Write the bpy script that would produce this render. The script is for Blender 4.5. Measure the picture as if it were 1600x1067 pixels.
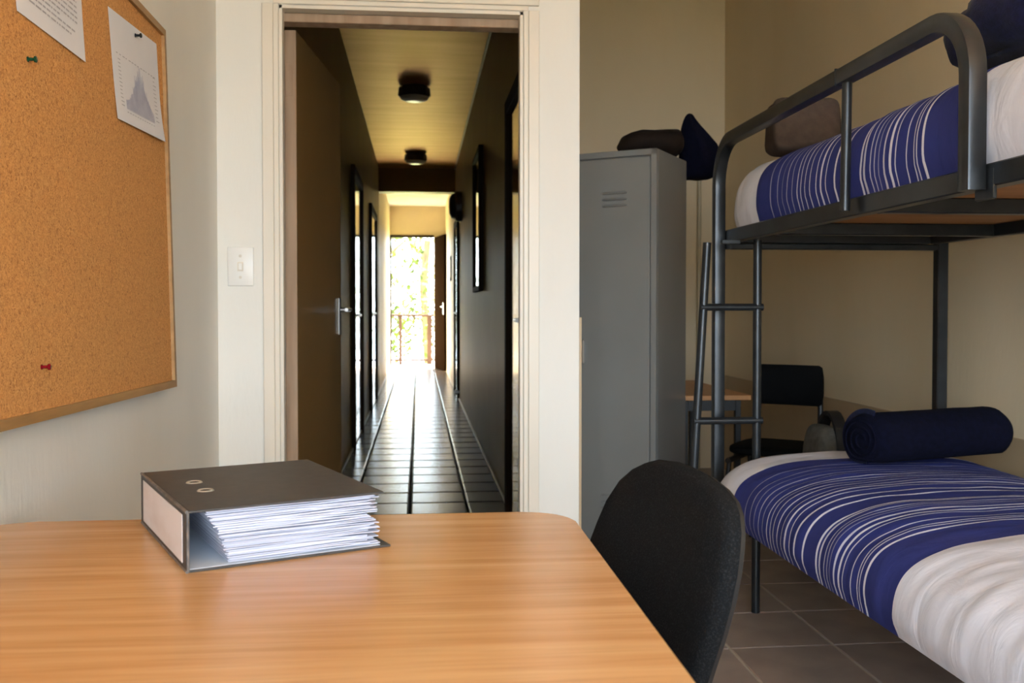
import bpy, bmesh, math, random
from mathutils import Vector, Matrix, noise
R = math.radians
random.seed(4)
sc = bpy.context.scene
for o in list(bpy.data.objects): bpy.data.objects.remove(o)
COL = sc.collection

# ------------------------------------------------------------------ camera
cd = bpy.data.cameras.new('camera'); cam = bpy.data.objects.new('camera', cd); COL.objects.link(cam)
cd.lens = 1515 / 1600 * 36; cd.sensor_width = 36; cd.sensor_fit = 'HORIZONTAL'
cam.location = (0, 0, 1.05)
cam.rotation_euler = (R(90 - 1.3), 0, -math.atan(146 / 1515))
cd.shift_y = -17 / 1600
cd.clip_start = 0.02; cd.clip_end = 200
cd.dof.use_dof = True; cd.dof.focus_distance = 1.9; cd.dof.aperture_fstop = 8.0
sc.camera = cam

# ------------------------------------------------------------------ world, daylight, exposure
wd = bpy.data.worlds.new('world'); sc.world = wd; wd.use_nodes = True
bg = wd.node_tree.nodes['Background']
bg.inputs[0].default_value = (0.74, 0.87, 1.0, 1); bg.inputs[1].default_value = 14.5
def area(name, loc, rot, sx, sy, power, col=(1, 1, 1), portal=False):
    l = bpy.data.lights.new(name, 'AREA'); l.shape = 'RECTANGLE'; l.size = sx; l.size_y = sy
    l.energy = power; l.color = col
    if portal: l.cycles.is_portal = True
    o = bpy.data.objects.new(name, l); COL.objects.link(o); o.location = loc; o.rotation_euler = rot
    return o
area('portal_window', (0.675, -2.22, 1.5), (R(90), 0, 0), 2.45, 1.9, 1, portal=True)
area('portal_added_window', (-.672, -1.15, 1.5), (0, R(-90), 0), 1.2, 1.4, 1, portal=True)
area('portal_end_door', (-0.11, 17.2, 1.16), (R(-90), 0, 0), 0.76, 2.3, 1, portal=True)
sun = bpy.data.lights.new('sun', 'SUN'); sun.energy = 300; sun.angle = R(1); sun.color = (1, 0.9, 0.72)
so = bpy.data.objects.new('sun', sun); COL.objects.link(so); so.rotation_euler = Vector((-.2, -.55, -.75)).to_track_quat('-Z', 'Y').to_euler()
vs = sc.view_settings
vs.view_transform = 'Standard'; vs.look = 'None'; vs.gamma = 1.0; vs.exposure = 0.3; vs.use_curve_mapping = False

# ------------------------------------------------------------------ materials
def lin(c):
    return tuple(((v / 255) / 12.92 if v / 255 <= 0.04045 else ((v / 255 + 0.055) / 1.055) ** 2.4) for v in c) + (1,)
class NT:
    def __init__(s, m): s.t = m.node_tree; s.n = s.t.nodes; s.l = s.t.links; s.b = s.n['Principled BSDF']
    def add(s, typ, **kw):
        x = s.n.new(typ)
        for k, v in kw.items():
            if k in x.inputs.keys(): x.inputs[k].default_value = v
            else: setattr(x, k, v)
        return x
    def link(s, a, b): s.l.new(a, b)
def mat(name, col, rough=0.6, metal=0.0, col2=None, scale=(20, 20, 20), detail=4, bump=0.0, bscale=None, bdist=0.002, spec=0.5, lo=0.35, hi=0.65, sheen=0, coat=0, tint=None):
    m = bpy.data.materials.new(name); m.use_nodes = True; t = NT(m); b = t.b
    b.inputs['Base Color'].default_value = lin(col); b.inputs['Roughness'].default_value = rough
    b.inputs['Metallic'].default_value = metal; b.inputs['Specular IOR Level'].default_value = spec
    if tint: b.inputs['Specular Tint'].default_value = tint
    if sheen: b.inputs['Sheen Weight'].default_value = sheen
    if coat: b.inputs['Coat Weight'].default_value = coat; b.inputs['Coat Roughness'].default_value = 0.12
    tc = t.add('ShaderNodeTexCoord')
    def nz(scl, det):
        mp = t.add('ShaderNodeMapping'); mp.inputs['Scale'].default_value = scl
        t.link(tc.outputs['Object'], mp.inputs[0])
        n = t.add('ShaderNodeTexNoise'); n.inputs['Scale'].default_value = 1; n.inputs['Detail'].default_value = det
        t.link(mp.outputs[0], n.inputs['Vector']); return n
    if col2:
        n = nz(scale, detail); r = t.add('ShaderNodeValToRGB')
        r.color_ramp.elements[0].position = lo; r.color_ramp.elements[1].position = hi
        r.color_ramp.elements[0].color = lin(col); r.color_ramp.elements[1].color = lin(col2)
        t.link(n.outputs['Fac'], r.inputs[0]); t.link(r.outputs[0], b.inputs['Base Color'])
    if bump:
        n = nz(bscale or scale, 3); bp = t.add('ShaderNodeBump'); bp.inputs['Strength'].default_value = bump
        bp.inputs['Distance'].default_value = bdist
        t.link(n.outputs['Fac'], bp.inputs['Height']); t.link(bp.outputs[0], b.inputs['Normal'])
    return m
M = {}
M['wall'] = mat('wall_paint', (226, 221, 210), 0.55, col2=(230, 226, 216), scale=(3, 3, 1), bump=0.25, bscale=(60, 60, 18), bdist=0.003)
M['wallwarmlit'] = mat('wall_paint_warm_lit', (226, 206, 170), 0.55, col2=(230, 211, 177), scale=(3, 3, 1), bump=0.25, bscale=(60, 60, 18), bdist=0.003)  # same wall paint with the alcove's warm light mixed into the colour
M['trim'] = mat('door_frame_paint', (222, 212, 194), 0.4, col2=(226, 216, 199), scale=(6, 6, 2))
M['dado'] = mat('dado_paint', (176, 152, 118), 0.5, col2=(182, 158, 124), scale=(4, 4, 4), bump=0.15, bscale=(50, 50, 20))
M['ceiling'] = mat('ceiling_board', (226, 188, 122), 0.5, 0.34, spec=0.3, tint=(1.0, 0.72, 0.36, 1), col2=(214, 174, 106), scale=(1.2, 9, 4), bump=0.2, bscale=(2, 30, 4), bdist=0.004)
M['roomceil'] = mat('room_ceiling_paint', (226, 220, 206), 0.8, col2=(220, 213, 198), scale=(3, 3, 3))
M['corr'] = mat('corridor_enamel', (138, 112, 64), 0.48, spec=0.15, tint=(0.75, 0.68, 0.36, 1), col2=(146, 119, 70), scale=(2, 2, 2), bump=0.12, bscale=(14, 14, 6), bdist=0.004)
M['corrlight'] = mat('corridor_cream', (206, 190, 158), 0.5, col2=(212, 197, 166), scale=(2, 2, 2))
M['doorleaf'] = mat('door_leaf_paint', (122, 94, 54), 0.45, col2=(128, 99, 58), scale=(3, 3, 1))
M['dooredge'] = mat('door_edge_wood', (176, 150, 124), 0.7, col2=(158, 130, 104), scale=(30, 30, 2))
M['glossdoor'] = mat('gloss_door_varnish', (46, 36, 24), 0.06, col2=(54, 42, 28), scale=(12, 12, 1), coat=0.6)
M['darkframe'] = mat('dark_frame', (34, 24, 15), 0.7, col2=(40, 29, 18), scale=(20, 20, 2), spec=0.06)
M['steel'] = mat('brushed_steel', (205, 203, 198), 0.3, 1.0, col2=(190, 188, 184), scale=(80, 80, 4))
M['brass'] = mat('nickel_ring', (236, 230, 214), 0.35, 0.5, col2=(226, 220, 204))
M['rtile'] = mat('room_tile', (164, 148, 138), 0.42, col2=(148, 133, 124), scale=(7, 7, 7), detail=8, bump=0.08, bscale=(60, 60, 60))
M['ctile'] = mat('corridor_tile', (92, 79, 64), 0.24, spec=0.15, col2=(82, 70, 57), scale=(6, 3, 6), detail=6, bump=0.2, bscale=(3, 7, 3), bdist=0.004)
M['grout'] = mat('room_grout', (196, 186, 172), 0.8, col2=(186, 176, 162), scale=(40, 40, 40))
M['cgrout'] = mat('corridor_grout', (34, 29, 23), 0.9, spec=0.05, col2=(26, 22, 18), scale=(40, 40, 40))
M['skirt'] = mat('skirting', (196, 182, 150), 0.4, col2=(186, 172, 140), scale=(10, 10, 10))
M['locker'] = mat('locker_enamel', (126, 125, 122), 0.32, col2=(130, 129, 126), scale=(3, 3, 3), spec=0.5)
M['bed'] = mat('black_steel_tube', (46, 48, 50), 0.3, 0.55, col2=(58, 60, 62), scale=(12, 12, 12), detail=6)
M['ply'] = mat('plywood', (176, 122, 72), 0.6, col2=(160, 108, 62), scale=(3, 25, 3))
M['beech'] = mat('small_table_laminate', (186, 134, 84), 0.4, col2=(172, 120, 72), scale=(3, 30, 3))
M['blackplastic'] = mat('black_plastic', (22, 22, 23), 0.45, col2=(26, 26, 27), scale=(10, 10, 10))
M['blackfab'] = mat('black_fabric', (19, 19, 20), 0.95, col2=(40, 40, 41), scale=(420, 420, 420), detail=3, lo=0.5, hi=0.75, bump=0.5, bscale=(500, 500, 500), bdist=0.001, spec=0.1)
M['blackvinyl'] = mat('black_vinyl', (7, 7, 8), 0.75, col2=(10, 10, 11), scale=(20, 20, 20), spec=0.1)
M['navy'] = mat('navy_fleece', (13, 15, 38), 1.0, col2=(22, 25, 58), scale=(90, 90, 90), lo=0.4, hi=0.8, bump=0.6, bscale=(220, 220, 220), bdist=0.002, spec=0.1, sheen=0.1)
M['black_navy'] = mat('dark_navy_cloth', (9, 10, 24), 1.0, col2=(13, 14, 32), scale=(60, 60, 60), bump=0.3, bscale=(200, 200, 200), spec=0.1)
M['brownbag'] = mat('dark_brown_leather', (22, 15, 11), 0.8, spec=0.2, col2=(30, 21, 15), scale=(16, 16, 16), bump=0.3, bscale=(60, 60, 60))
M['packcloth'] = mat('grey_canvas', (98, 96, 90), 0.9, col2=(84, 82, 77), scale=(40, 40, 40), bump=0.2, bscale=(160, 160, 160), spec=0.1)
M['greycloth'] = mat('grey_brown_cloth', (84, 72, 64), 0.95, col2=(76, 65, 58), scale=(40, 40, 40), bump=0.3, bscale=(160, 160, 160), spec=0.1)
M['paper'] = mat('white_paper', (206, 208, 222), 0.9, col2=(196, 198, 214), scale=(3, 3, 3))
M['pinned'] = mat('pinned_paper', (226, 224, 226), 0.8, col2=(220, 218, 221), scale=(4, 4, 4))
M['ink'] = mat('grey_ink', (184, 182, 186), 0.9, col2=(168, 166, 170), scale=(40, 40, 40))
M['inkblue'] = mat('pale_chart_ink', (200, 198, 210), 0.9, col2=(178, 176, 194), scale=(30, 30, 30))
M['binder'] = mat('binder_board', (52, 50, 49), 0.5, col2=(66, 63, 61), scale=(60, 60, 60), detail=8, lo=0.4, hi=0.8, bump=0.3, bscale=(300, 300, 300), bdist=0.0006)
M['binderedge'] = mat('binder_worn_edge', (112, 104, 98), 0.5, col2=(70, 66, 62), scale=(60, 60, 60))
M['binderin'] = mat('binder_lining', (196, 204, 214), 0.6, col2=(188, 196, 208), scale=(10, 10, 10))
M['spinelabel'] = mat('spine_label', (220, 212, 208), 0.6, col2=(208, 196, 188), scale=(8, 8, 30), lo=0.45, hi=0.8)
M['switch'] = mat('switch_plastic', (236, 233, 226), 0.35, col2=(232, 228, 220), scale=(10, 10, 10))
M['pingreen'] = mat('green_pin', (14, 62, 40), 0.25); M['pinred'] = mat('red_pin', (120, 12, 24), 0.25); M['pinblack'] = mat('black_pin', (20, 20, 22), 0.25)
M['boardframe'] = mat('oak_frame', (176, 136, 84), 0.45, col2=(152, 114, 66), scale=(40, 4, 40))
M['lampbody'] = mat('lamp_dark', (54, 44, 34), 0.4, col2=(62, 51, 40), scale=(20, 20, 20))
M['lampglass'] = mat('lamp_opal', (230, 222, 205), 0.3, col2=(224, 216, 198), scale=(9, 9, 9))
M['railwood'] = mat('balcony_rail_wood', (44, 29, 20), 0.8, spec=0.1, col2=(38, 25, 17), scale=(20, 20, 3))
M['concrete'] = mat('balcony_concrete', (205, 200, 192), 0.8, col2=(190, 186, 178), scale=(6, 6, 6))
M['leaf'] = mat('leaf_green', (52, 60, 24), 0.9, spec=0.1, col2=(74, 80, 38), scale=(2, 2, 2))
M['bark'] = mat('bark', (92, 76, 58), 0.9, col2=(70, 58, 44), scale=(10, 10, 3))
M['grass'] = mat('grass_ground', (120, 136, 70), 0.9, col2=(142, 152, 86), scale=(1, 1, 1))
M['terrace'] = mat('warm_bounce_paving', (212, 166, 122), 0.8, col2=(200, 154, 110), scale=(3, 3, 3))  # warm colour chosen for its bounce onto the upper walls
M['lawn'] = mat('dark_ground', (42, 40, 26), 0.9, col2=(36, 35, 22), scale=(2, 2, 2))  # kept very dark so little sunlit bounce reaches the windows
M['balconydoor'] = mat('balcony_door_stain', (20, 13, 8), 0.9, col2=(26, 17, 10), scale=(20, 20, 2), spec=0.0)
M['glassdark'] = mat('notice_glass', (40, 40, 28), 0.07, col2=(48, 46, 32), scale=(2, 2, 2))

# desk wood
def wood_desk():
    m = bpy.data.materials.new('beech_laminate'); m.use_nodes = True; t = NT(m)
    tc = t.add('ShaderNodeTexCoord'); mp = t.add('ShaderNodeMapping'); mp.inputs['Scale'].default_value = (1.6, 34, 34)
    t.link(tc.outputs['Object'], mp.inputs[0])
    n1 = t.add('ShaderNodeTexNoise'); n1.inputs['Scale'].default_value = 1; n1.inputs['Detail'].default_value = 6; n1.inputs['Distortion'].default_value = 0.4
    t.link(mp.outputs[0], n1.inputs['Vector'])
    r = t.add('ShaderNodeValToRGB'); e = r.color_ramp.elements
    e[0].position = 0.3; e[0].color = lin((190, 138, 88)); e[1].position = 0.72; e[1].color = lin((212, 166, 116))
    x = r.color_ramp.elements.new(0.5); x.color = lin((202, 152, 101))
    t.link(n1.outputs['Fac'], r.inputs[0])
    mp2 = t.add('ShaderNodeMapping'); mp2.inputs['Scale'].default_value = (7, 230, 60); t.link(tc.outputs['Object'], mp2.inputs[0])
    n2 = t.add('ShaderNodeTexNoise'); n2.inputs['Scale'].default_value = 1; n2.inputs['Detail'].default_value = 3; t.link(mp2.outputs[0], n2.inputs['Vector'])
    r2 = t.add('ShaderNodeValToRGB'); r2.color_ramp.elements[0].position = 0.34; r2.color_ramp.elements[1].position = 0.5
    r2.color_ramp.elements[0].color = (0.8, 0.76, 0.7, 1); r2.color_ramp.elements[1].color = (1, 1, 1, 1)
    t.link(n2.outputs['Fac'], r2.inputs[0])
    mx = t.add('ShaderNodeMix', data_type='RGBA', blend_type='MULTIPLY'); mx.inputs[0].default_value = 0.6
    t.link(r.outputs[0], mx.inputs[6]); t.link(r2.outputs[0], mx.inputs[7]); t.link(mx.outputs[2], t.b.inputs['Base Color'])
    t.b.inputs['Roughness'].default_value = 0.26; t.b.inputs['Specular IOR Level'].default_value = 0.5
    bp = t.add('ShaderNodeBump'); bp.inputs['Strength'].default_value = 0.08; bp.inputs['Distance'].default_value = 0.001
    t.link(n2.outputs['Fac'], bp.inputs['Height']); t.link(bp.outputs[0], t.b.inputs['Normal'])
    return m
M['deskwood'] = wood_desk()
def cork():
    m = bpy.data.materials.new('cork'); m.use_nodes = True; t = NT(m)
    tc = t.add('ShaderNodeTexCoord')
    n = t.add('ShaderNodeTexNoise'); n.inputs['Scale'].default_value = 190; n.inputs['Detail'].default_value = 3; n.inputs['Distortion'].default_value = 1.5
    n2 = t.add('ShaderNodeTexVoronoi'); n2.inputs['Scale'].default_value = 260
    n3 = t.add('ShaderNodeTexNoise'); n3.inputs['Scale'].default_value = 6
    for q in (n, n2, n3): t.link(tc.outputs['Object'], q.inputs['Vector'])
    r = t.add('ShaderNodeValToRGB'); e = r.color_ramp.elements
    e[0].position = 0.3; e[0].color = lin((156, 102, 50)); e[1].position = 0.7; e[1].color = lin((220, 164, 98))
    x = e.new(0.48); x.color = lin((200, 141, 77))
    t.link(n.outputs['Fac'], r.inputs[0])
    mx = t.add('ShaderNodeMix', data_type='RGBA', blend_type='MULTIPLY'); mx.inputs[0].default_value = 0.35
    r2 = t.add('ShaderNodeValToRGB'); r2.color_ramp.elements[0].color = (0.6, 0.52, 0.42, 1); r2.color_ramp.elements[1].position = 0.5
    t.link(n2.outputs['Distance'], r2.inputs[0]); t.link(r.outputs[0], mx.inputs[6]); t.link(r2.outputs[0], mx.inputs[7])
    t.link(mx.outputs[2], t.b.inputs['Base Color']); t.b.inputs['Roughness'].default_value = 0.85
    bp = t.add('ShaderNodeBump'); bp.inputs['Strength'].default_value = 0.3; bp.inputs['Distance'].default_value = 0.001
    t.link(n.outputs['Fac'], bp.inputs['Height']); t.link(bp.outputs[0], t.b.inputs['Normal'])
    return m
M['cork'] = cork()
# striped bedding: the float attribute 'along' is the distance in metres from the edge of the navy band
STR = [(.134, 6, .5), (.19, 5, .45), (.231, 5, .3), (.264, 6, .5), (.299, 5, .4), (.34, 7, .95), (.364, 6, .8), (.40, 7, .9), (.438, 7, .9), (.477, 7, .95),
       (.51, 7, .9), (.543, 8, .95), (.597, 11, 1), (.654, 11, 1), (.683, 5, .8), (.748, 10, .95), (.769, 6, .8), (.801, 6, .7), (.821, 5, .6), (.842, 4, .3),
       (.871, 6, .8), (.903, 9, 1), (.924, 5, .8), (.947, 4, .3), (.975, 7, .8), (1.011, 6, .9), (1.024, 5, .9), (1.054, 8, 1)]
def bedding(name):
    m = bpy.data.materials.new(name); m.use_nodes = True; t = NT(m)
    at = t.add('ShaderNodeAttribute', attribute_name='along')
    tc = t.add('ShaderNodeTexCoord')
    nz = t.add('ShaderNodeTexNoise'); nz.inputs['Scale'].default_value = 5; nz.inputs['Detail'].default_value = 3
    t.link(tc.outputs['Object'], nz.inputs['Vector'])
    ma = t.add('ShaderNodeMath', operation='MULTIPLY_ADD'); ma.inputs[1].default_value = 0.022; t.link(nz.outputs['Fac'], ma.inputs[0])
    sub = t.add('ShaderNodeMath', operation='SUBTRACT'); sub.inputs[1].default_value = 0.011
    t.link(at.outputs['Fac'], ma.inputs[2]); t.link(ma.outputs[0], sub.inputs[0])
    nrm = t.add('ShaderNodeMath', operation='DIVIDE'); nrm.inputs[1].default_value = 1.3; t.link(sub.outputs[0], nrm.inputs[0])
    def ramp(items):
        r = t.add('ShaderNodeValToRGB'); cr = r.color_ramp; cr.interpolation = 'CONSTANT'
        cr.elements[0].position = 0; cr.elements[0].color = (0, 0, 0, 1); cr.elements[1].position = 1; cr.elements[1].color = (0, 0, 0, 1)
        for p, w, v in items:
            e = cr.elements.new((p - w / 2000) / 1.3); e.color = (v, v, v, 1)
            e = cr.elements.new((p + w / 2000) / 1.3); e.color = (0, 0, 0, 1)
        t.link(nrm.outputs[0], r.inputs[0]); return r
    a, b = ramp(STR[0::2]), ramp(STR[1::2])
    mx = t.add('ShaderNodeMath', operation='MAXIMUM'); t.link(a.outputs[0], mx.inputs[0]); t.link(b.outputs[0], mx.inputs[1])
    mixs = t.add('ShaderNodeMix', data_type='RGBA'); mixs.inputs[6].default_value = lin((48, 57, 124)); mixs.inputs[7].default_value = lin((222, 222, 236))
    t.link(mx.outputs[0], mixs.inputs[0])
    c1 = t.add('ShaderNodeMath', operation='LESS_THAN'); c1.inputs[1].default_value = 0.0; t.link(sub.outputs[0], c1.inputs[0])
    c2 = t.add('ShaderNodeMath', operation='GREATER_THAN'); c2.inputs[1].default_value = 1.222; t.link(sub.outputs[0], c2.inputs[0])
    c3 = t.add('ShaderNodeMath', operation='MAXIMUM'); t.link(c1.outputs[0], c3.inputs[0]); t.link(c2.outputs[0], c3.inputs[1])
    mw = t.add('ShaderNodeMix', data_type='RGBA'); mw.inputs[7].default_value = lin((222, 221, 230)); t.link(c3.outputs[0], mw.inputs[0]); t.link(mixs.outputs[2], mw.inputs[6])
    t.link(mw.outputs[2], t.b.inputs['Base Color']); t.b.inputs['Roughness'].default_value = 0.85; t.b.inputs['Specular IOR Level'].default_value = 0.2
    mp = t.add('ShaderNodeMapping'); mp.inputs['Scale'].default_value = (6, 17, 5); t.link(tc.outputs['Object'], mp.inputs[0])
    n2 = t.add('ShaderNodeTexNoise'); n2.inputs['Scale'].default_value = 1; n2.inputs['Detail'].default_value = 4; n2.inputs['Distortion'].default_value = 1.0; t.link(mp.outputs[0], n2.inputs['Vector'])
    bp = t.add('ShaderNodeBump'); bp.inputs['Strength'].default_value = 0.3; bp.inputs['Distance'].default_value = 0.01
    t.link(n2.outputs['Fac'], bp.inputs['Height']); t.link(bp.outputs[0], t.b.inputs['Normal'])
    return m
M['bedding'] = bedding('striped_bedding')

# ------------------------------------------------------------------ helpers
WM = {}          # world matrices of the parents
def B(): return bmesh.new()
def box(bm, x0, x1, y0, y1, z0, z1, bev=0, seg=1):
    v = [bm.verts.new(p) for p in ((x0, y0, z0), (x1, y0, z0), (x1, y1, z0), (x0, y1, z0), (x0, y0, z1), (x1, y0, z1), (x1, y1, z1), (x0, y1, z1))]
    f = [bm.faces.new([v[i] for i in q]) for q in ((3, 2, 1, 0), (4, 5, 6, 7), (0, 1, 5, 4), (1, 2, 6, 5), (2, 3, 7, 6), (3, 0, 4, 7))]
    if bev:
        es = set(e for q in f for e in q.edges)
        bmesh.ops.bevel(bm, geom=list(es), offset=bev, segments=seg, affect='EDGES', profile=0.5)
    return bm
def BOX(*a, **k): return box(B(), *a, **k)
def sweep(bm, path, prof, cap=True, closed=False):
    path = [Vector(p) for p in path]; n = len(path)
    t0 = (path[1] - path[0]).normalized()
    ref = Vector((1, 0, 0)) if abs(t0.x) < 0.9 else Vector((0, 1, 0))
    nrm = (ref - t0 * ref.dot(t0)).normalized(); rings = []
    for i, p in enumerate(path):
        if i == 0: t = t0
        elif i == n - 1: t = (path[-1] - path[-2]).normalized()
        else: t = ((path[i + 1] - p).normalized() + (p - path[i - 1]).normalized()).normalized()
        nrm = (nrm - t * nrm.dot(t)).normalized(); bn = t.cross(nrm)
        rings.append([bm.verts.new(p + nrm * a + bn * b) for a, b in prof])
    k = len(prof)
    for i in range(n - 1):
        for j in range(k):
            bm.faces.new((rings[i][j], rings[i][(j + 1) % k], rings[i + 1][(j + 1) % k], rings[i + 1][j]))
    if cap: bm.faces.new(rings[0][::-1]); bm.faces.new(rings[-1])
    return bm
def circ(r, n=12): return [(r * math.cos(2 * math.pi * i / n), r * math.sin(2 * math.pi * i / n)) for i in range(n)]
def sq(h, c=0.006):
    a = h - c
    out = []
    for cx, cy, a0 in ((a, a, 0), (-a, a, 90), (-a, -a, 180), (a, -a, 270)):
        for k in range(3): out.append((cx + c * math.cos(R(a0 + 45 * k)), cy + c * math.sin(R(a0 + 45 * k))))
    return out
def tube(bm, pts, r, n=12): return sweep(bm, pts, circ(r, n))
def TUBE(pts, r, n=12): return tube(B(), pts, r, n)
def arc(cy, cz, r, a0, a1, x, n=10):
    return [(x, cy + r * math.cos(R(a0 + (a1 - a0) * i / n)), cz + r * math.sin(R(a0 + (a1 - a0) * i / n))) for i in range(n + 1)]
def lathe(bm, prof, c, axis='z', n=24):
    rings = []
    for r, h in prof:
        ring = []
        for i in range(n):
            a = 2 * math.pi * i / n; u, w = r * math.cos(a), r * math.sin(a)
            p = {'z': (u, w, h), 'x': (h, u, w), 'y': (u, h, w)}[axis]
            ring.append(bm.verts.new((c[0] + p[0], c[1] + p[1], c[2] + p[2])))
        rings.append(ring)
    for i in range(len(rings) - 1):
        for j in range(n): bm.faces.new((rings[i][j], rings[i][(j + 1) % n], rings[i + 1][(j + 1) % n], rings[i + 1][j]))
    bm.faces.new(rings[0][::-1]); bm.faces.new(rings[-1]); return bm
def prism(bm, poly, z0, z1, bev=0):
    a = [bm.verts.new((x, y, z0)) for x, y in poly]; b = [bm.verts.new((x, y, z1)) for x, y in poly]; k = len(poly)
    top = bm.faces.new(b); bm.faces.new(a[::-1])
    for i in range(k): bm.faces.new((a[i], a[(i + 1) % k], b[(i + 1) % k], b[i]))
    if bev: bmesh.ops.bevel(bm, geom=list(top.edges), offset=bev, segments=2, affect='EDGES')
    return bm
def soft(c, s, n=3.0, amp=0.01, freq=6, seed=0, sub=(36, 20)):
    """a cushion-like closed body: a superellipsoid with creased, uneven skin"""
    bm = B(); U, V = sub; rows = []
    def pw(v, e): return math.copysign(abs(v) ** e, v)
    for j in range(1, V):
        ph = -math.pi / 2 + math.pi * j / V; row = []
        for i in range(U):
            th = 2 * math.pi * i / U
            p = Vector((s[0] * pw(math.cos(ph), 2 / n) * pw(math.cos(th), 2 / n), s[1] * pw(math.cos(ph), 2 / n) * pw(math.sin(th), 2 / n), s[2] * pw(math.sin(ph), 2 / n)))
            d = noise.noise(p * freq + Vector((seed, seed * 2, 0))) + 0.5 * noise.noise(p * freq * 2.3 + Vector((seed, 0, 5)))
            k = amp * d * (1 if p.z > -s[2] * 0.8 else 0)
            q = Vector(c) + p + p.normalized() * k
            row.append(bm.verts.new(q))
        rows.append(row)
    for j in range(len(rows) - 1):
        for i in range(U): bm.faces.new((rows[j][i], rows[j][(i + 1) % U], rows[j + 1][(i + 1) % U], rows[j + 1][i]))
    bm.faces.new(rows[0][::-1]); bm.faces.new(rows[-1]); return bm
def loft(secs):
    bm = B(); rings = [[bm.verts.new(p) for p in s] for s in secs]; k = len(secs[0])
    for i in range(len(rings) - 1):
        for j in range(k): bm.faces.new((rings[i][j], rings[i][(j + 1) % k], rings[i + 1][(j + 1) % k], rings[i + 1][j]))
    bm.faces.new(rings[0][::-1]); bm.faces.new(rings[-1]); return bm
def obj(name, bm, m, parent=None, smooth=False, world=True, base=None):
    """links bm as one mesh; its coordinates are world ones unless world=False"""
    bmesh.ops.recalc_face_normals(bm, faces=bm.faces)
    me = bpy.data.meshes.new(name)
    off = Matrix.Identity(4)
    if parent is not None and world: bm.transform(WM[parent.name].inverted())
    if parent is None:
        if base is None:
            xs = [v.co for v in bm.verts]
            base = Vector(((min(v.x for v in xs) + max(v.x for v in xs)) / 2, (min(v.y for v in xs) + max(v.y for v in xs)) / 2, min(v.z for v in xs)))
        off = Matrix.Translation(Vector(base)); bm.transform(off.inverted())
    bm.to_mesh(me); bm.free()
    me.materials.append(M[m] if isinstance(m, str) else m)
    if smooth:
        me.polygons.foreach_set('use_smooth', [True] * len(me.polygons))
        try: me.set_sharp_from_angle(angle=R(smooth if smooth is not True else 40))
        except Exception: pass
    o = bpy.data.objects.new(name, me); COL.objects.link(o)
    if parent is not None: o.parent = parent; WM[o.name] = WM[parent.name]
    else: o.location = base; WM[o.name] = off
    return o
def tag(o, label, cat=None, group=None, kind=None):
    o['label'] = label
    if cat: o['category'] = cat
    if group: o['group'] = group
    if kind: o['kind'] = kind
    return o
def thing(name, label, cat, loc=(0, 0, 0), rz=0, group=None, kind=None):
    o = bpy.data.objects.new(name, None); COL.objects.link(o); o.location = loc; o.rotation_euler = (0, 0, rz); o.empty_display_size = 0.1
    WM[o.name] = Matrix.Translation(Vector(loc)) @ Matrix.Rotation(rz, 4, 'Z')
    return tag(o, label, cat, group, kind)
def struct(name, bm, m, label, smooth=False):
    o = obj(name, bm, m, smooth=smooth); o['kind'] = 'structure'; o['label'] = label; return o

# ------------------------------------------------------------------ dimensions of the place
XL, XR, YD, YB, YR, ZC = -0.653, 2.0, 3.25, 6.22, -2.2, 2.85   # left wall, right wall, door wall, alcove back wall, rear wall, ceiling
CX0, CX1, CY1 = -0.497, 0.47, 17.0                               # corridor walls and end
PX = 0.542                                                       # outer corner of the door wall
RC = 3.1                                                         # bedroom ceiling
DX0, DX1, DH = -0.454, 0.352, 2.045                              # doorway

# ---- floors, tile by tile
fl = struct('floor', BOX(XL - .1, XR + .1, YR - .1, YB + .1, -.05, -.004), 'grout', 'grey-brown tiled bedroom floor with pale joints')
tmesh = {}
def tile(parent, x0, x1, y0, y1, m, z=0.0, g=0.004, ch=(.0018, .0018)):
    key = (round(x1 - x0, 4), round(y1 - y0, 4), m)
    if key not in tmesh:
        bm = B(); w, d = (x1 - x0) / 2 - g, (y1 - y0) / 2 - g; c, cz = ch
        lo = [bm.verts.new((sx * w, sy * d, -.008)) for sx, sy in ((-1, -1), (1, -1), (1, 1), (-1, 1))]
        mi = [bm.verts.new((sx * w, sy * d, -cz)) for sx, sy in ((-1, -1), (1, -1), (1, 1), (-1, 1))]
        hi = [bm.verts.new((sx * (w - c), sy * (d - c), 0)) for sx, sy in ((-1, -1), (1, -1), (1, 1), (-1, 1))]
        bm.faces.new(hi)
        for a, b in ((lo, mi), (mi, hi)):
            for i in range(4): bm.faces.new((a[i], a[(i + 1) % 4], b[(i + 1) % 4], b[i]))
        me = bpy.data.meshes.new('tile'); bm.to_mesh(me); bm.free(); me.materials.append(M[m]); tmesh[key] = me
    o = bpy.data.objects.new('tile', tmesh[key]); COL.objects.link(o); o.parent = parent
    o.location = WM[parent.name].inverted() @ Vector(((x0 + x1) / 2, (y0 + y1) / 2, z + random.uniform(-.0006, .0006)))
    return o
def cuts(a, b, origin, step):
    k = math.floor((a - origin) / step); out = [a]; p = origin + (k + 1) * step
    while p < b - 1e-4:
        if p > a + .012: out.append(round(p, 4))
        p += step
    out.append(b); return out
xs = cuts(XL, XR, 1.288, 0.332); ys = cuts(YR, YB, 3.232, 0.336)
for i in range(len(xs) - 1):
    for j in range(len(ys) - 1):
        x0, x1, y0, y1 = xs[i], xs[i + 1], ys[j], ys[j + 1]
        if y0 >= YD + .12 and x1 <= PX: continue
        if y0 >= YD - .05 and x0 < PX - .05: x0 = max(x0, PX) if y0 > YD else x0
        tile(fl, x0, x1, y0, y1, 'rtile')
fc = struct('floor_corridor', BOX(CX0 - .05, CX1 + .05, YD + .12, CY1 + .15, -.05, -.004), 'cgrout', 'dark polished tile floor running down the corridor')
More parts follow.
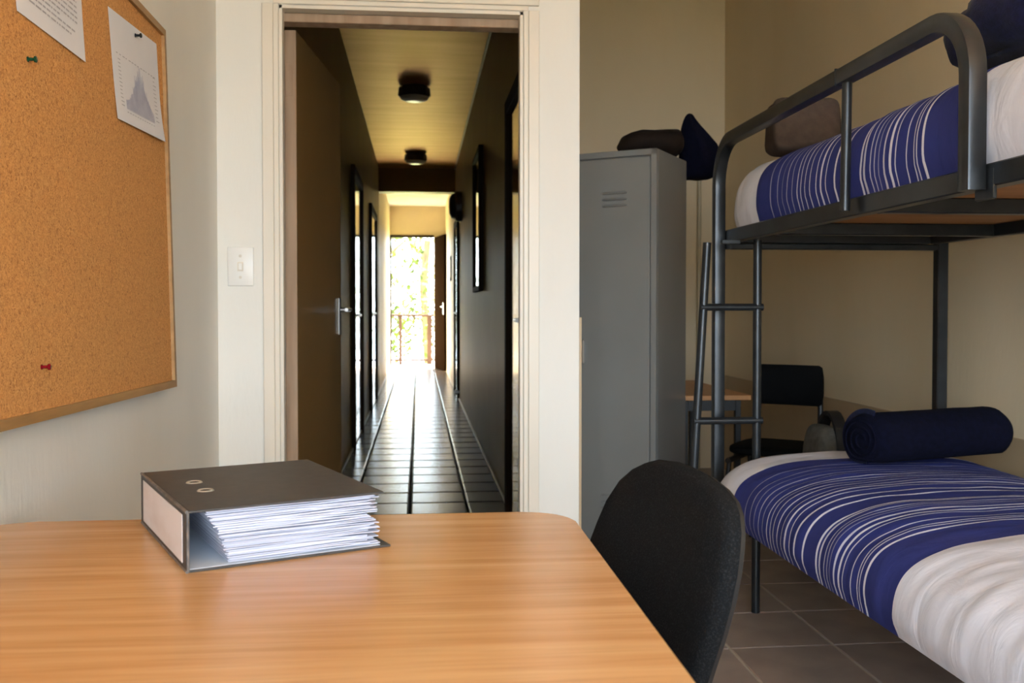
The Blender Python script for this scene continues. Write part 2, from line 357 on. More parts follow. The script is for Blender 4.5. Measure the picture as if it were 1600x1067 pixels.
xs = cuts(CX0, CX1, -0.048, 0.303); ys = cuts(YD + .12, CY1 + .15, 5.246, 0.294)
for i in range(len(xs) - 1):
    for j in range(len(ys) - 1): tile(fc, xs[i], xs[i + 1], ys[j], ys[j + 1], 'ctile', g=0.005, ch=(.010, .0045))

# ---- walls and ceilings
bm = B(); SY0, SY1, SZ0, SZ1 = -1.85, -.45, .9, 2.1
box(bm, XL - .12, XL, YR - .12, SY0, -.05, RC); box(bm, XL - .12, XL, SY1, YD + .12, -.05, RC); box(bm, XL - .12, XL, SY0, SY1, -.05, SZ0); box(bm, XL - .12, XL, SY0, SY1, SZ1, RC)
struct('wall_left', bm, 'wall', 'cream plaster wall behind the cork board')
bm = B()
box(bm, XL, DX0, YD, YD + .12, -.05, RC); box(bm, DX1, PX, YD, YD + .12, -.05, RC); box(bm, DX0, DX1, YD, YD + .12, DH, RC)
struct('wall_door', bm, 'wall', 'cream wall around the open doorway')
struct('wall_alcove', BOX(CX1 + .012, PX, YD + .12, YB + .1, -.05, RC), 'wallwarmlit', 'partition beside the locker alcove, warm light in its colour')
struct('wall_back', BOX(PX, XR + .1, YB, YB + .12, -.05, RC), 'wallwarmlit', 'back wall behind the grey locker, warm light in its colour')
struct('wall_right', BOX(XR, XR + .12, YR - .12, YB, -.05, RC), 'wallwarmlit', 'wall along the bunk bed, warm light in its colour')
struct('trim_1', BOX(XR - .012, XR, YR, YB, 0, .615), 'dado', 'tan painted dado band low on the bed wall')
bm = B()
WX0, WX1, WZ0, WZ1 = -0.55, 1.9, 0.55, 2.45
box(bm, XL, WX0, YR - .12, YR, -.05, RC); box(bm, WX1, XR, YR - .12, YR, -.05, RC); box(bm, WX0, WX1, YR - .12, YR, -.05, WZ0); box(bm, WX0, WX1, YR - .12, YR, WZ1, RC)
struct('wall_rear', bm, 'wall', 'cream rear wall with the bedroom window')
w = thing('window_added', 'added unseen side window with white frame', None, (XL - .06, -1.15, .9), 0, kind='structure')  # not in view, added to brighten the bed wall
bm = B()
for a, b, c, d in ((SY0, SY0 + .04, SZ0, SZ1), (SY1 - .04, SY1, SZ0, SZ1), (SY0, SY1, SZ0, SZ0 + .04), (SY0, SY1, SZ1 - .04, SZ1)): box(bm, XL - .085, XL - .04, a, b, c, d)
obj('window_frame', bm, 'switch', w)
w = thing('window_1', 'bedroom window with white frame', None, (0.675, YR - .06, WZ0), 0, kind='structure')
bm = B(); 
for a, b, c, d in ((WX0, WX0 + .04, WZ0, WZ1), (WX1 - .04, WX1, WZ0, WZ1), (WX0, WX1, WZ0, WZ0 + .04), (WX0, WX1, WZ1 - .04, WZ1), (.66, .69, WZ0, WZ1)): box(bm, a, b, YR - .085, YR - .04, c, d)
obj('window_frame', bm, 'switch', w)
obj('window_sill', BOX(WX0 - .03, WX1 + .03, YR - .06, YR + .05, WZ0 - .03, WZ0, bev=.004), 'switch', w)
struct('ceiling', BOX(XL - .1, XR + .1, YR - .1, YB + .1, RC, RC + .1), 'roomceil', 'white bedroom ceiling')
struct('ceiling_corridor', BOX(CX0 - .1, CX1 + .1, YD + .12, 12.62, ZC - .02, ZC + .05), 'ceiling', 'yellow corridor ceiling with two round lamps')
struct('ceiling_corridor_far', BOX(CX0 - .1, CX1 + .1, 12.62, CY1 + .15, ZC - .02, ZC + .05), 'roomceil', 'corridor ceiling beyond the beam, daylight put in as a paler colour')  # same ceiling as before the beam, its daylight put into a paler colour
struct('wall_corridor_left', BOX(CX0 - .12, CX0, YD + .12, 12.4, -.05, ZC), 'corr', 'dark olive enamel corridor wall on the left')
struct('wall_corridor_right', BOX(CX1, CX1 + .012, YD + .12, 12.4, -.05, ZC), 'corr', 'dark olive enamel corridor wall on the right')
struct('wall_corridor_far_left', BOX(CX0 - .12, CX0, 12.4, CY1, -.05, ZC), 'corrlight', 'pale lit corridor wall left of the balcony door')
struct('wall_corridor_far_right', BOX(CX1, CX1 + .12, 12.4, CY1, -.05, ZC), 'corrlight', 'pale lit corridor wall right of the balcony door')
struct('wall_corridor_outer', BOX(CX1 + .013, CX1 + .13, YB + .12, 12.4, -.05, ZC), 'wall', 'outer core of the corridor wall')
struct('trim_2', BOX(CX0, CX1, 12.4, 12.62, 2.53, ZC - .02), 'corr', 'dark beam across the corridor ceiling')
bm = B()
EX0, EX1, EH = -0.485, 0.27, 2.31
box(bm, CX0 - .12, EX0, CY1, CY1 + .15, -.05, ZC); box(bm, EX1, CX1 + .12, CY1, CY1 + .15, -.05, ZC); box(bm, EX0, EX1, CY1, CY1 + .15, EH, ZC)
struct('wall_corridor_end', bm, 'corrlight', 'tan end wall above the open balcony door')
struct('baseboard_right', BOX(CX1 - .012, CX1, YD + .12, CY1, 0, .014, bev=.003), 'skirt', 'pale skirting strip along the right corridor wall')
struct('baseboard_left', BOX(CX0, CX0 + .012, YD + .12, CY1, 0, .014, bev=.003), 'skirt', 'pale skirting strip along the left corridor wall')
struct('trim_3', BOX(CX1 - .014, CX1, YD + .13, 12.39, ZC - .036, ZC - .021, bev=.003), 'skirt', 'pale cornice bead on the right of the corridor ceiling')
struct('trim_4', BOX(PX, PX + .008, YD - .003, YD + .02, 0, 1.02), 'dado', 'worn beige corner bead on the wall end')
struct('trim_5', TUBE([(1.826, YB - .016, .0), (1.826, YB - .016, 2.05)], .014), 'skirt', 'grey conduit pipe up the back wall', smooth=True)

# ---- door frame with its stepped profile, then the open leaf
fr = thing('trim_6', 'cream stepped door frame around the corridor doorway', None, (0, YD, 0), kind='structure')
def jamb(s, xo):
    bm = B()
    def bx(a, b, y0, y1):
        x0, x1 = sorted((xo + s * a, xo + s * b)); box(bm, x0, x1, y0, y1, 0, DH, bev=.0015)
    bx(-.052, -.0165, YD - .012, YD + .0)         # outer flat
    bx(-.0165, -.0, YD - .006, YD + .0)           # inner bead
    bx(-.0, .012, YD + .002, YD + .05)           # reveal lining
    return bm
obj('jamb', jamb(1, DX0), 'trim', fr); obj('jamb', jamb(-1, DX1), 'trim', fr)
bm = B()
box(bm, DX0 - .052, DX1 + .052, YD - .012, YD, DH + .0165, DH + .052, bev=.002); box(bm, DX0 - .0165, DX1 + .0165, YD - .006, YD, DH, DH + .0165, bev=.002)
box(bm, DX0, DX1, YD + .002, YD + .05, DH - .012, DH)
obj('head', bm, 'trim', fr)
obj('head_stop', BOX(DX0, DX1, YD + .05, YD + .115, DH - .042, DH - .012, bev=.004, seg=2), 'dooredge', fr)
ang = math.atan2(0.086, 0.80)
dr = thing('door_1', 'brown painted bedroom door standing open into the corridor', None, (-0.414, 3.385, 0), -ang, kind='structure')
obj('leaf', BOX(-.04, 0, .001, .80, .012, 2.0, bev=.002), 'doorleaf', dr, world=False)
obj('leaf_edge', BOX(-.0395, -.0005, -.0015, .001, .013, 1.999), 'dooredge', dr, world=False)
bm = B(); box(bm, -.038, -.012, -.004, -.0015, 1.775, 1.885, bev=.001)
for z in (1.785, 1.825, 1.865): lathe(bm, [(.003, -.0055), (.003, -.004)], (-.024, 0, z), 'y', 10)
obj('hinge', bm, 'dooredge', dr, world=False)
pl = obj('handle_plate', BOX(0, .009, .725, .765, .94, 1.095, bev=.003), 'steel', dr, world=False)
o = obj('lever', tube(tube(B(), [(.009, .745, 1.045), (.05, .745, 1.045)], .009), [(.05, .745, 1.045), (.052, .64, 1.045)], .008), 'steel', pl, world=False, smooth=True)
# other doors of the corridor
def corr_door(name, side, y0, y1, h, label, knob_y):
    x = CX0 if side < 0 else CX1; s = -side
    d = thing(name, label, None, (x, (y0 + y1) / 2, 0), kind='structure')
    bm = B()
    def bx(a, b, c, e, f, g): q = sorted((x + s * a, x + s * b)); box(bm, q[0], q[1], c, e, f, g, bev=.003)
    bx(.0, .03, y0 - .07, y0, 0, h + .07); bx(.0, .03, y1, y1 + .07, 0, h + .07); bx(.0, .03, y0, y1, h, h + .07)
    obj('door_frame', bm, 'darkframe', d)
    bm = B(); bx(.0, .012, y0, y1, .015, h); obj('leaf', bm, 'glossdoor', d)
    bm = B(); ky = knob_y
    lathe(bm, [(.026, .0), (.026, .006), (.01, .008), (.01, .04)] if s > 0 else [(.026, 0), (.026, -.006), (.01, -.008), (.01, -.04)], (x + s * .012, ky, 1.0), 'x', 16)
    tube(bm, [(x + s * .05, ky - .01, 1.0), (x + s * .05, ky + .11, 1.0)], .009)
    obj('lever', bm, 'steel', d, smooth=True)
corr_door('door_2', -1, 7.35, 8.35, 2.05, 'glossy dark door on the left of the corridor, nearest the bedroom', 7.5)
corr_door('door_3', -1, 10.0, 11.2, 2.05, 'glossy dark door on the left of the corridor, farther along', 10.15)
corr_door('door_4', 1, 4.0, 4.9, 2.03, 'glossy dark door on the right beside the bedroom doorway', 4.12)
corr_door('door_5', 1, 11.3, 12.2, 2.05, 'dark door on the right of the corridor before the beam', 11.45)
# balcony door leaf standing open
be = math.atan2(0.15, 0.78)
bd = thing('door_6', 'dark wooden balcony door standing open at the corridor end', None, (EX1 + .005, CY1 - .01, 0), 0, kind='structure')
bd.rotation_euler = (0, 0, be); WM[bd.name] = Matrix.Translation(bd.location) @ Matrix.Rotation(be, 4, 'Z')
obj('leaf', BOX(0, .04, -.80, 0, .01, 2.29, bev=.003), 'balconydoor', bd, world=False)
bm = B(); box(bm, -.008, 0, -.76, -.72, .95, 1.15, bev=.002); tube(bm, [(-.02, -.74, 1.08), (-.02, -.62, 1.08)], .009); obj('lever', bm, 'brass', bd, world=False)
bm = B()
box(bm, EX0 - .005, EX0 + .02, CY1 - .02, CY1 + .05, 0, EH, bev=.003); box(bm, EX0, EX1, CY1 - .02, CY1 + .05, EH - .025, EH + .02, bev=.003)
struct('trim_7', bm, 'darkframe', 'dark frame of the balcony doorway')

# ---- corridor fittings
def ceil_lamp(y, label):
    t = thing('ceiling_lamp', label, 'lamp', (-.03, y, ZC - .02), group='corridor ceiling lamps')
    bm = B(); lathe(bm, [(.10, 0), (.125, -.012), (.13, -.075), (.118, -.085)], (-.03, y, ZC - .02), 'z', 8); obj('housing', bm, 'lampbody', t)
    bm = B(); lathe(bm, [(.116, -.086), (.11, -.10), (.085, -.115), (.04, -.122)], (-.03, y, ZC - .02), 'z', 24); obj('diffuser', bm, 'lampglass', t, smooth=True)
    return t
ceil_lamp(7.85, 'dark round corridor ceiling lamp, the nearer larger one')
ceil_lamp(11.25, 'dark round corridor ceiling lamp, the farther one by the beam')
t = thing('wall_lamp', 'dark oval bulkhead lamp on the right corridor wall', 'lamp', (CX1, 10.6, 2.0))
def oval(x0, sc_, n=28):
    return [(x0, 10.6 + .13 * sc_ * math.cos(2 * math.pi * i / n), 2.165 + .165 * sc_ * math.sin(2 * math.pi * i / n)) for i in range(n)]
obj('housing', loft([oval(CX1, 1), oval(CX1 - .06, 1), oval(CX1 - .075, .93)]), 'lampbody', t, smooth=30)
obj('lens', loft([oval(CX1 - .075, .86), oval(CX1 - .11, .78), oval(CX1 - .135, .5), oval(CX1 - .14, .15)]), 'blackplastic', t, smooth=True)
t = thing('notice_case', 'tall narrow glazed notice case on the right corridor wall', 'notice case', (CX1, 7.45, 1.17))
bm = B(); y0, y1, z0, z1 = 7.05, 7.85, 1.18, 2.24
for a in ((y0, y0 + .04, z0, z1), (y1 - .04, y1, z0, z1), (y0 + .04, y1 - .04, z0, z0 + .04), (y0 + .04, y1 - .04, z1 - .04, z1)): box(bm, CX1 - .035, CX1, *a, bev=.003)
obj('case_frame', bm, 'darkframe', t); obj('glass', BOX(CX1 - .02, CX1 - .001, y0 + .04, y1 - .04, z0 + .04, z1 - .04), 'glassdark', t)
t = thing('wall_notice', 'small dark notice on the pale far corridor wall', 'notice', (CX1, 14.0, 1.5))
obj('board', BOX(CX1 - .012, CX1, 13.85, 14.2, 1.45, 1.8, bev=.002), 'darkframe', t); obj('sheet', BOX(CX1 - .015, CX1 - .012, 13.9, 14.15, 1.5, 1.75), 'corrlight', t)
bm = B(); lathe(bm, [(.016, 0), (.016, -.02), (.022, -.024), (.022, -.05), (.012, -.06)], (CX1, 11.15, .09), 'x', 14)
tag(obj('door_stop', bm, 'steel', smooth=35), 'small steel door stop low on the right corridor wall', 'door stop')
# ---- the balcony and the trees outside
struct('floor_balcony', BOX(-2.2, 2.2, CY1 + .15, 18.5, -.15, -.01), 'concrete', 'bright concrete balcony floor')
t = thing('balcony_railing', 'brown balcony railing seen through the far door', 'railing', (0, 18.1, 0))
obj('handrail', BOX(-2.1, 2.1, 18.06, 18.14, .90, .945, bev=.006), 'railwood', t)
obj('bottom_rail', BOX(-2.1, 2.1, 18.08, 18.12, .075, .115, bev=.004), 'railwood', t)
k = -2.05
for i, (x, w_) in enumerate([(-1.9, .03), (-1.6, .022), (-1.2, .03), (-.85, .022), (-.555, .03), (-.335, .028), (-.075, .012), (.205, .045), (.5, .02), (.8, .03), (1.1, .02), (1.4, .03), (1.8, .03)]):
    obj('baluster', BOX(x - w_, x + w_, 18.085, 18.115, .0 if w_ > .024 else .1, .905, bev=.003), 'railwood', t)
struct('ground_bounce', BOX(-25, 25, -4.6, YR - .125, -.25, -.12), 'terrace', 'unseen terrace added for warm bounce through the bedroom window')  # unseen, added to bounce warm light up into the room
struct('ground_light_block', BOX(-25, 25, -40, -4.6, -.45, -.3), 'lawn', 'unseen dark ground added beyond the terrace to cut sky light')  # unseen, added to hide the sky below the horizon from the window
struct('ground_side', BOX(-25, XL - .13, -2.3, 16, -.45, -.3), 'lawn', 'unseen dark ground added beside the bedroom to cut sky light')  # unseen, added to do the same below the side window
struct('ground', BOX(-30, 30, 18.6, 60, -3.2, -3.0), 'grass', 'green garden ground below the balcony')
def tree(x, y, h, r, n, label, seed):
    rnd = random.Random(seed); t = thing('garden_tree', label, 'tree', (x, y, -3.0), group='trees beyond the balcony')
    bm = B(); tube(bm, [(x, y, -3), (x + .1, y, -1), (x - .05, y + .1, h * .4), (x + .1, y, h * .75)], .12, 8)
    for k in range(6):
        a = rnd.uniform(0, 6.28); z = h * rnd.uniform(.2, .6); tube(bm, [(x, y, z), (x + .7 * r * math.cos(a), y + .7 * r * math.sin(a), z + r * .6)], .04, 6)
    obj('trunk', bm, 'bark', t, smooth=True)
    vs, fs = [], []
    while len(fs) < n:
        p = Vector((rnd.uniform(-1, 1), rnd.uniform(-1, 1), rnd.uniform(-1, 1)))
        if p.length > 1 or noise.noise(p * 2.4 + Vector((seed, 0, 0))) < -.08: continue
        c = Vector((x + p.x * r, y + p.y * r, h * .45 + p.z * h * .75)); u = Vector((rnd.gauss(0, 1), rnd.gauss(0, 1), rnd.gauss(0, 1))).normalized(); w_ = u.orthogonal().normalized(); s = rnd.uniform(.07, .14)
        b = len(vs); vs += [c - u * s, c + w_ * s * .5, c + u * s, c - w_ * s * .5]; fs.append((b, b + 1, b + 2, b + 3))
    bm = B(); bv = [bm.verts.new(v) for v in vs]
    for f in fs: bm.faces.new([bv[i] for i in f])
    o = obj('crown', bm, 'leaf', t); o['kind'] = 'stuff'
tree(-1.5, 25, 4.6, 1.7, 1500, 'pale green garden tree, left one beyond the balcony', 3)
tree(2.2, 26.5, 5.2, 1.7, 1700, 'pale green garden tree, right one beyond the balcony', 9)
tree(.2, 32, 4.4, 2.4, 1800, 'pale green garden tree, farthest beyond the balcony railing', 14)

# ------------------------------------------------------------------ the desk in front
DZ = .73
def rrect(x0, x1, y0, y1, r, n=8):
    out = []
    for cx, cy, a0 in ((x1 - r, y1 - r, 0), (x0 + r, y1 - r, 90), (x0 + r, y0 + r, 180), (x1 - r, y0 + r, 270)):
        for k in range(n + 1): out.append((cx + r * math.cos(R(a0 + 90 * k / n)), cy + r * math.sin(R(a0 + 90 * k / n))))
    return out
dk = thing('desk', 'light beech desk with rounded corners in the foreground', 'desk', (-.2, .9, 0))
obj('desktop', prism(B(), rrect(-.645, .235, .12, 1.512, .075), DZ - .026, DZ, bev=.002), 'deskwood', dk, smooth=30)
for x, y in ((-.58, 1.42), (.17, .78), (-.58, .22), (.17, .22)):
    lg = obj('leg', BOX(x - .017, x + .017, y - .017, y + .017, .012, DZ - .027, bev=.003), 'bed', dk)
    obj('foot_cap', BOX(x - .019, x + .019, y - .019, y + .019, 0, .03, bev=.003), 'blackplastic', lg)
for a in ((-.563, .17, 1.405, 1.435), (-.563, .153, .205, .235), (-.595, -.565, .237, 1.403), (.155, .185, .237, 1.403)): obj('apron', BOX(*a, DZ - .06, DZ - .027), 'bed', dk)

# ---- lever arch binder
bd_ = thing('lever_arch_binder', 'black lever arch binder full of white paper lying on the desk', 'binder', (-.277, 1.198, DZ), R(24.6))
BW, BL, BH, T = .259, .319, .0755, .0032           # width across, spine length, height
obj('back_cover', BOX(0, BW + .004, 0, BL, 0, T, bev=.0008), 'binder', bd_, world=False)
cv = obj('front_cover', BOX(0, BW - .006, 0, BL, BH - T, BH, bev=.0008), 'binder', bd_, world=False)
for y in (.125, .195):
    bm = B(); n = 20; rings = []
    for r_, z in ((.0075, 0), (.0098, .0016), (.0115, 0)):
        rings.append([bm.verts.new((.048 + r_ * math.cos(2 * math.pi * i / n), y + r_ * math.sin(2 * math.pi * i / n), BH + z)) for i in range(n)])
    for a in range(2):
        for i in range(n): bm.faces.new((rings[a][i], rings[a][(i + 1) % n], rings[a + 1][(i + 1) % n], rings[a + 1][i]))
    bmesh.ops.solidify(bm, geom=bm.faces[:], thickness=.0004)
    obj('ring_eyelet', bm, 'brass', cv, world=False, smooth=True)
    obj('eyelet_hole', lathe(B(), [(.0072, 0), (.0072, .0003)], (.048, y, BH), 'z', 16), 'blackvinyl', cv, world=False)
sp = obj('spine', BOX(-.003, 0, 0, BL, 0, BH, bev=.0012), 'binder', bd_, world=False)
obj('spine_label', BOX(-.0036, -.003, .022, BL - .022, .008, BH - .008), 'spinelabel', sp, world=False)
bm = B()
for z in (.0, BH): tube(bm, [(-.002, .0, z + (.0015 if z == 0 else -.0015)), (-.002, BL, z + (.0015 if z == 0 else -.0015))], .0021, 8)
tube(bm, [(-.001, -.0004, .001), (-.001, -.0004, BH - .001)], .0017, 8)
obj('metal_edging', bm, 'binderedge', sp, world=False, smooth=True)
obj('lining', BOX(.0005, BW - .01, .003, BL - .003, T, T + .0006), 'binderin', bd_, world=False)
obj('spine_lining', BOX(.0, .0008, .003, BL - .003, T + .001, BH - T - .001), 'binderin', bd_, world=False)
z = T + .0012; rb = random.Random(11); nb = 9; top = BH - T - .0008
for b in range(nb):
    hb = (top - T - .0012) / nb; bm = B(); ns = 5
    lean = .050 - .030 * (b / nb) ** 1.4
    for s in range(ns):
        zz = z + hb * .9 * s / ns; th = hb / ns * rb.uniform(.5, .75)
        xa = lean + rb.uniform(-.003, .002); xb = BW - .014 + rb.uniform(-.012, .009); ya = .012 + rb.uniform(-.004, .004); yb = BL - .012
        ph = rb.uniform(0, 6); am = .0009; droop = rb.uniform(-.0012, .0005)
        N = 16; up, lo, up2, lo2 = [], [], [], []
        for i in range(N + 1):
            u = i / N; x = xa + (xb - xa) * u
            w_ = am * math.sin(u * 7 + ph) * u + droop * max(0, u - .8) * 5
            zc = min(max(zz + w_, T + .0008), top - th)
            for L, y, d in ((up, ya, th), (lo, ya, 0), (up2, yb, th), (lo2, yb, 0)): L.append(bm.verts.new((x, y, zc + d)))
        for i in range(N):
            bm.faces.new((up[i], up[i + 1], up2[i + 1], up2[i])); bm.faces.new((lo[i], lo2[i], lo2[i + 1], lo[i + 1])); bm.faces.new((lo[i], lo[i + 1], up[i + 1], up[i])); bm.faces.new((lo2[i], up2[i], up2[i + 1], lo2[i + 1]))
        bm.faces.new((lo[0], up[0], up2[0], lo2[0])); bm.faces.new((lo[N], lo2[N], up2[N], up[N]))
    z += hb
    obj('paper_bundle', bm, 'paper', bd_, world=False)

# ---- task chair tucked in at the desk
ch = thing('task_chair', 'black fabric chair tucked against the right side of the desk', 'chair', (.35, 1.36, 0))
P1 = Vector((.29, 1.58, .7)); P2 = Vector((.39, 1.154, .7)); e = (P2 - P1).normalized(); nr = e.cross(Vector((0, 0, 1)))
if nr.x > 0: nr = -nr
up = (Vector((0, 0, 1)) - nr * .15).normalized(); nrm = e.cross(up)
if nrm.x > 0: nrm = -nrm
OUT = [(-.012, .60), (.001, .653), (.022, .704), (.041, .742), (.073, .780), (.108, .804), (.143, .819), (.172, .827), (.215, .831), (.257, .830), (.31, .826), (.36, .817), (.392, .806), (.409, .792), (.420, .771), (.424, .748),
       (.425, .717), (.419, .677), (.408, .636), (.394, .599), (.38, .56), (.35, .525), (.30, .505), (.2, .50), (.1, .505), (.03, .525), (-.005, .56)]
cs, chh = .2, .67
def backpt(s, h, off):
    cur = .018 * ((s - .2) / .22) ** 2 - .018
    return P1 + e * s + up * (h - .7) + nrm * (cur * .8 + off)
def shell(offs, scales):
    bm = B(); rings = []
    for off, k in zip(offs, scales): rings.append([bm.verts.new(backpt(cs + (s - cs) * k, chh + (h - chh) * k, off)) for s, h in OUT])
    n = len(OUT)
    for a in range(len(rings) - 1):
        for i in range(n): bm.faces.new((rings[a][i], rings[a][(i + 1) % n], rings[a + 1][(i + 1) % n], rings[a + 1][i]))
    for rg in (rings[0], rings[-1]):
        c = bm.verts.new(sum((v.co for v in rg), Vector()) / n)
        for i in range(n): bm.faces.new((rg[i], rg[(i + 1) % n], c))
    return bm
bk = obj('backrest', shell([.018, .019, .017, .012, .004, -.006], [.4, .75, .93, .98, 1.0, 1.0]), 'blackfab', ch, smooth=50)
obj('back_shell', shell([-.0062, -.014, -.02], [.995, .985, .9]), 'blackplastic', bk, smooth=40)
mid = backpt(.2, .55, 0); axd = -Vector((nrm.x, nrm.y, 0)).normalized()      # away from the desk
sc0 = mid - axd * .24; sc0.z = .44
bm = soft((0, 0, 0), (.22, .21, .032), n=3.6, amp=.002); bm.transform(Matrix.Translation(sc0) @ Matrix.Rotation(math.atan2(axd.y, axd.x), 4, 'Z'))
obj('seat', bm, 'blackfab', ch, smooth=True)
obj('back_post', TUBE([sc0 + Vector((0, 0, -.03)), sc0 + axd * .18 + Vector((0, 0, -.035)), mid + axd * .035 + Vector((0, 0, -.09)), backpt(.2, .64, -.028)], .013), 'blackplastic', ch, smooth=True)
obj('gas_column', lathe(B(), [(.03, .10), (.03, .25), (.018, .252), (.018, .41)], (sc0.x, sc0.y, 0), 'z', 16), 'blackplastic', ch, smooth=35)
for k in range(5):
    a = R(72 * k + 20); p = Vector((sc0.x + .24 * math.cos(a), sc0.y + .24 * math.sin(a), .075)); lg = obj('leg', TUBE([(sc0.x, sc0.y, .115), p], .016, 10), 'blackplastic', ch, smooth=True)
    bm = B(); lathe(bm, [(.018, -.018), (.026, -.012), (.026, .012), (.018, .018)], (p.x, p.y, .0262), 'x', 16); obj('caster', bm, 'blackplastic', lg, smooth=35)

# ---- cork board: its lower edge stands off the wall
cb = thing('cork_board', 'large cork notice board in an oak frame on the left wall', 'notice board', (XL, 1.9, .85))
def bp(y, z, off):                                   # point on the leaning board, off = proud of the cork face
    f = (z - .852) / .906
    return Vector((-.625 - .021 * f + off, y, z + .016 * (2.555 - y) * (1 - f)))
def bquad(bm, y0, y1, z0, z1, o0, o1):
    v = [bm.verts.new(bp(y, z, o)) for o in (o0, o1) for y, z in ((y0, z0), (y1, z0), (y1, z1), (y0, z1))]
    for q in ((0, 1, 2, 3), (7, 6, 5, 4), (0, 4, 5, 1), (1, 5, 6, 2), (2, 6, 7, 3), (3, 7, 4, 0)): bm.faces.new([v[i] for i in q])
    return bm
by0, by1, bz0, bz1 = 1.05, 2.555, .85, 1.757
obj('cork_panel', bquad(B(), by0 + .01, by1 - .01, bz0 + .01, bz1 - .01, -.006, 0), 'cork', cb)
for a in ((by0, by1, bz0, bz0 + .017), (by0, by1, bz1 - .017, bz1), (by0, by0 + .017, bz0 + .017, bz1 - .017), (by1 - .017, by1, bz0 + .017, bz1 - .017)):
    obj('frame_rail', bquad(B(), *a, -.0065, .008), 'boardframe', cb)
def pinned(name, label, cat, q, curl, seed):
    """q: four corners (y,z) tl,tr,br,bl"""
    t = thing(name, label, cat, bp(q[3][0], q[3][1], 0))
    def P(u, v, o):
        y = (q[0][0] * (1 - u) + q[1][0] * u) * (1 - v) + (q[3][0] * (1 - u) + q[2][0] * u) * v
        z = (q[0][1] * (1 - u) + q[1][1] * u) * (1 - v) + (q[3][1] * (1 - u) + q[2][1] * u) * v
        return bp(y, z, o + .0012 + curl * max(0, v - .45) ** 2 * (0.4 + u))
    def sheet(u0, u1, v0, v1, o, th, nu=8, nv=8):
        bm = B(); g = [[[bm.verts.new(P(u0 + (u1 - u0) * i / nu, v0 + (v1 - v0) * j / nv, o + k * th)) for i in range(nu + 1)] for j in range(nv + 1)] for k in (0, 1)]
        for j in range(nv):
            for i in range(nu):
                for k in (0, 1): bm.faces.new((g[k][j][i], g[k][j][i + 1], g[k][j + 1][i + 1], g[k][j + 1][i]))
        for k2, rng in ((0, range(nu)), (nv, range(nu))):
            for i in rng: bm.faces.new((g[0][k2][i], g[0][k2][i + 1], g[1][k2][i + 1], g[1][k2][i]))
        for i2 in (0, nu):
            for j in range(nv): bm.faces.new((g[0][j][i2], g[0][j + 1][i2], g[1][j + 1][i2], g[1][j][i2]))
        return bm
    obj('sheet', sheet(0, 1, 0, 1, 0, .0006), 'pinned', t, smooth=30)
    def marks(rects, m, nm):
        bm = B()
        for u0, u1, v0, v1 in rects:
            nseg = max(1, int((v1 - v0) * 10))
            for s in range(nseg):
                a, b = v0 + (v1 - v0) * s / nseg, v0 + (v1 - v0) * (s + 1) / nseg
                bm.faces.new([bm.verts.new(P(u, v, .0011)) for u, v in ((u0, a), (u1, a), (u1, b), (u0, b))])
        obj(nm, bm, m, t)['kind'] = 'stuff'
    return t, marks
rnd = random.Random(5)
t, marks = pinned('printed_page', 'white page of printed text pinned at the top left of the cork board', 'paper', ((1.60, 1.742), (1.935, 1.742), (1.949, 1.522), (1.632, 1.523)), .004, 1)
L = []; v = .06
while v < .88:
    if rnd.random() < .12: v += .03
    u = .10
    end = rnd.uniform(.6, .9) if rnd.random() < .25 else .9
    while u < end:
        w_ = rnd.uniform(.02, .08); L.append((u, min(u + w_, end), v, v + .016)); u += w_ + .012
    v += .045
marks(L, 'ink', 'printed_text')
t, marks = pinned('chart_sheet', 'white sheet with a pale bar chart hanging from a black pin on the cork board', 'paper', ((2.106, 1.679), (2.483, 1.703), (2.510, 1.467), (2.142, 1.452)), .018, 2)
L = []; nb = 44
for i in range(nb):
    u = .2 + .6 * i / nb; hgt = .08 + .42 * math.exp(-((u - .52) / .16) ** 2) * rnd.uniform(.6, 1.05); L.append((u, u + .6 / nb * .62, .86 - hgt, .86))
marks(L, 'inkblue', 'chart_bars')
L = [(.1, .11 + rnd.uniform(.03, .05), .42 + .035 * k, .428 + .035 * k) for k in range(13)] + [(.84, .86 + rnd.uniform(.02, .06), .38 + .04 * k, .388 + .04 * k) for k in range(12)]
L += [(.08 + .06 * k, .08 + .06 * k + rnd.uniform(.02, .05), .37, .38) for k in range(14)] + [(.2 + .05 * k, .23 + .05 * k, .885, .893) for k in range(12)]
marks(L, 'ink', 'printed_text')
def pin(y, z, o, m, label):
    c = bp(y, z, o); bm = B(); lathe(bm, [(.0045, 0), (.0045, .001), (.0028, .002), (.0028, .009), (.0052, .011), (.0055, .0135), (.004, .0145)], c, 'x', 14)
    tag(obj('push_pin', bm, m, smooth=40), label, 'push pin')
pin(1.672, 1.455, .0006, 'pingreen', 'green push pin in the cork below the printed page')
pin(1.684, .94, .0006, 'pinred', 'red push pin near the lower edge of the cork board')
pin(2.296, 1.672, .0028, 'pinblack', 'black push pin holding the bar chart sheet')

# ---- light switch
t = thing('light_switch', 'white light switch plate beside the doorway', 'light switch', (-.5785, YD, 1.124))
pl = obj('plate', BOX(-.62, -.537, YD - .008, YD, 1.124, 1.251, bev=.003, seg=2), 'switch', t, smooth=30)
obj('rocker_frame', BOX(-.5885, -.5695, YD - .0095, YD - .008, 1.172, 1.202, bev=.0008), 'trim', pl)
obj('rocker', BOX(-.585, -.573, YD - .013, YD - .0095, 1.176, 1.198, bev=.0015), 'switch', t)
for z in (1.152, 1.222): obj('screw_cover', lathe(B(), [(.005, 0), (.005, -.0012), (.003, -.0018)], (-.579, YD - .008, z), 'y', 14), 'trim', t)

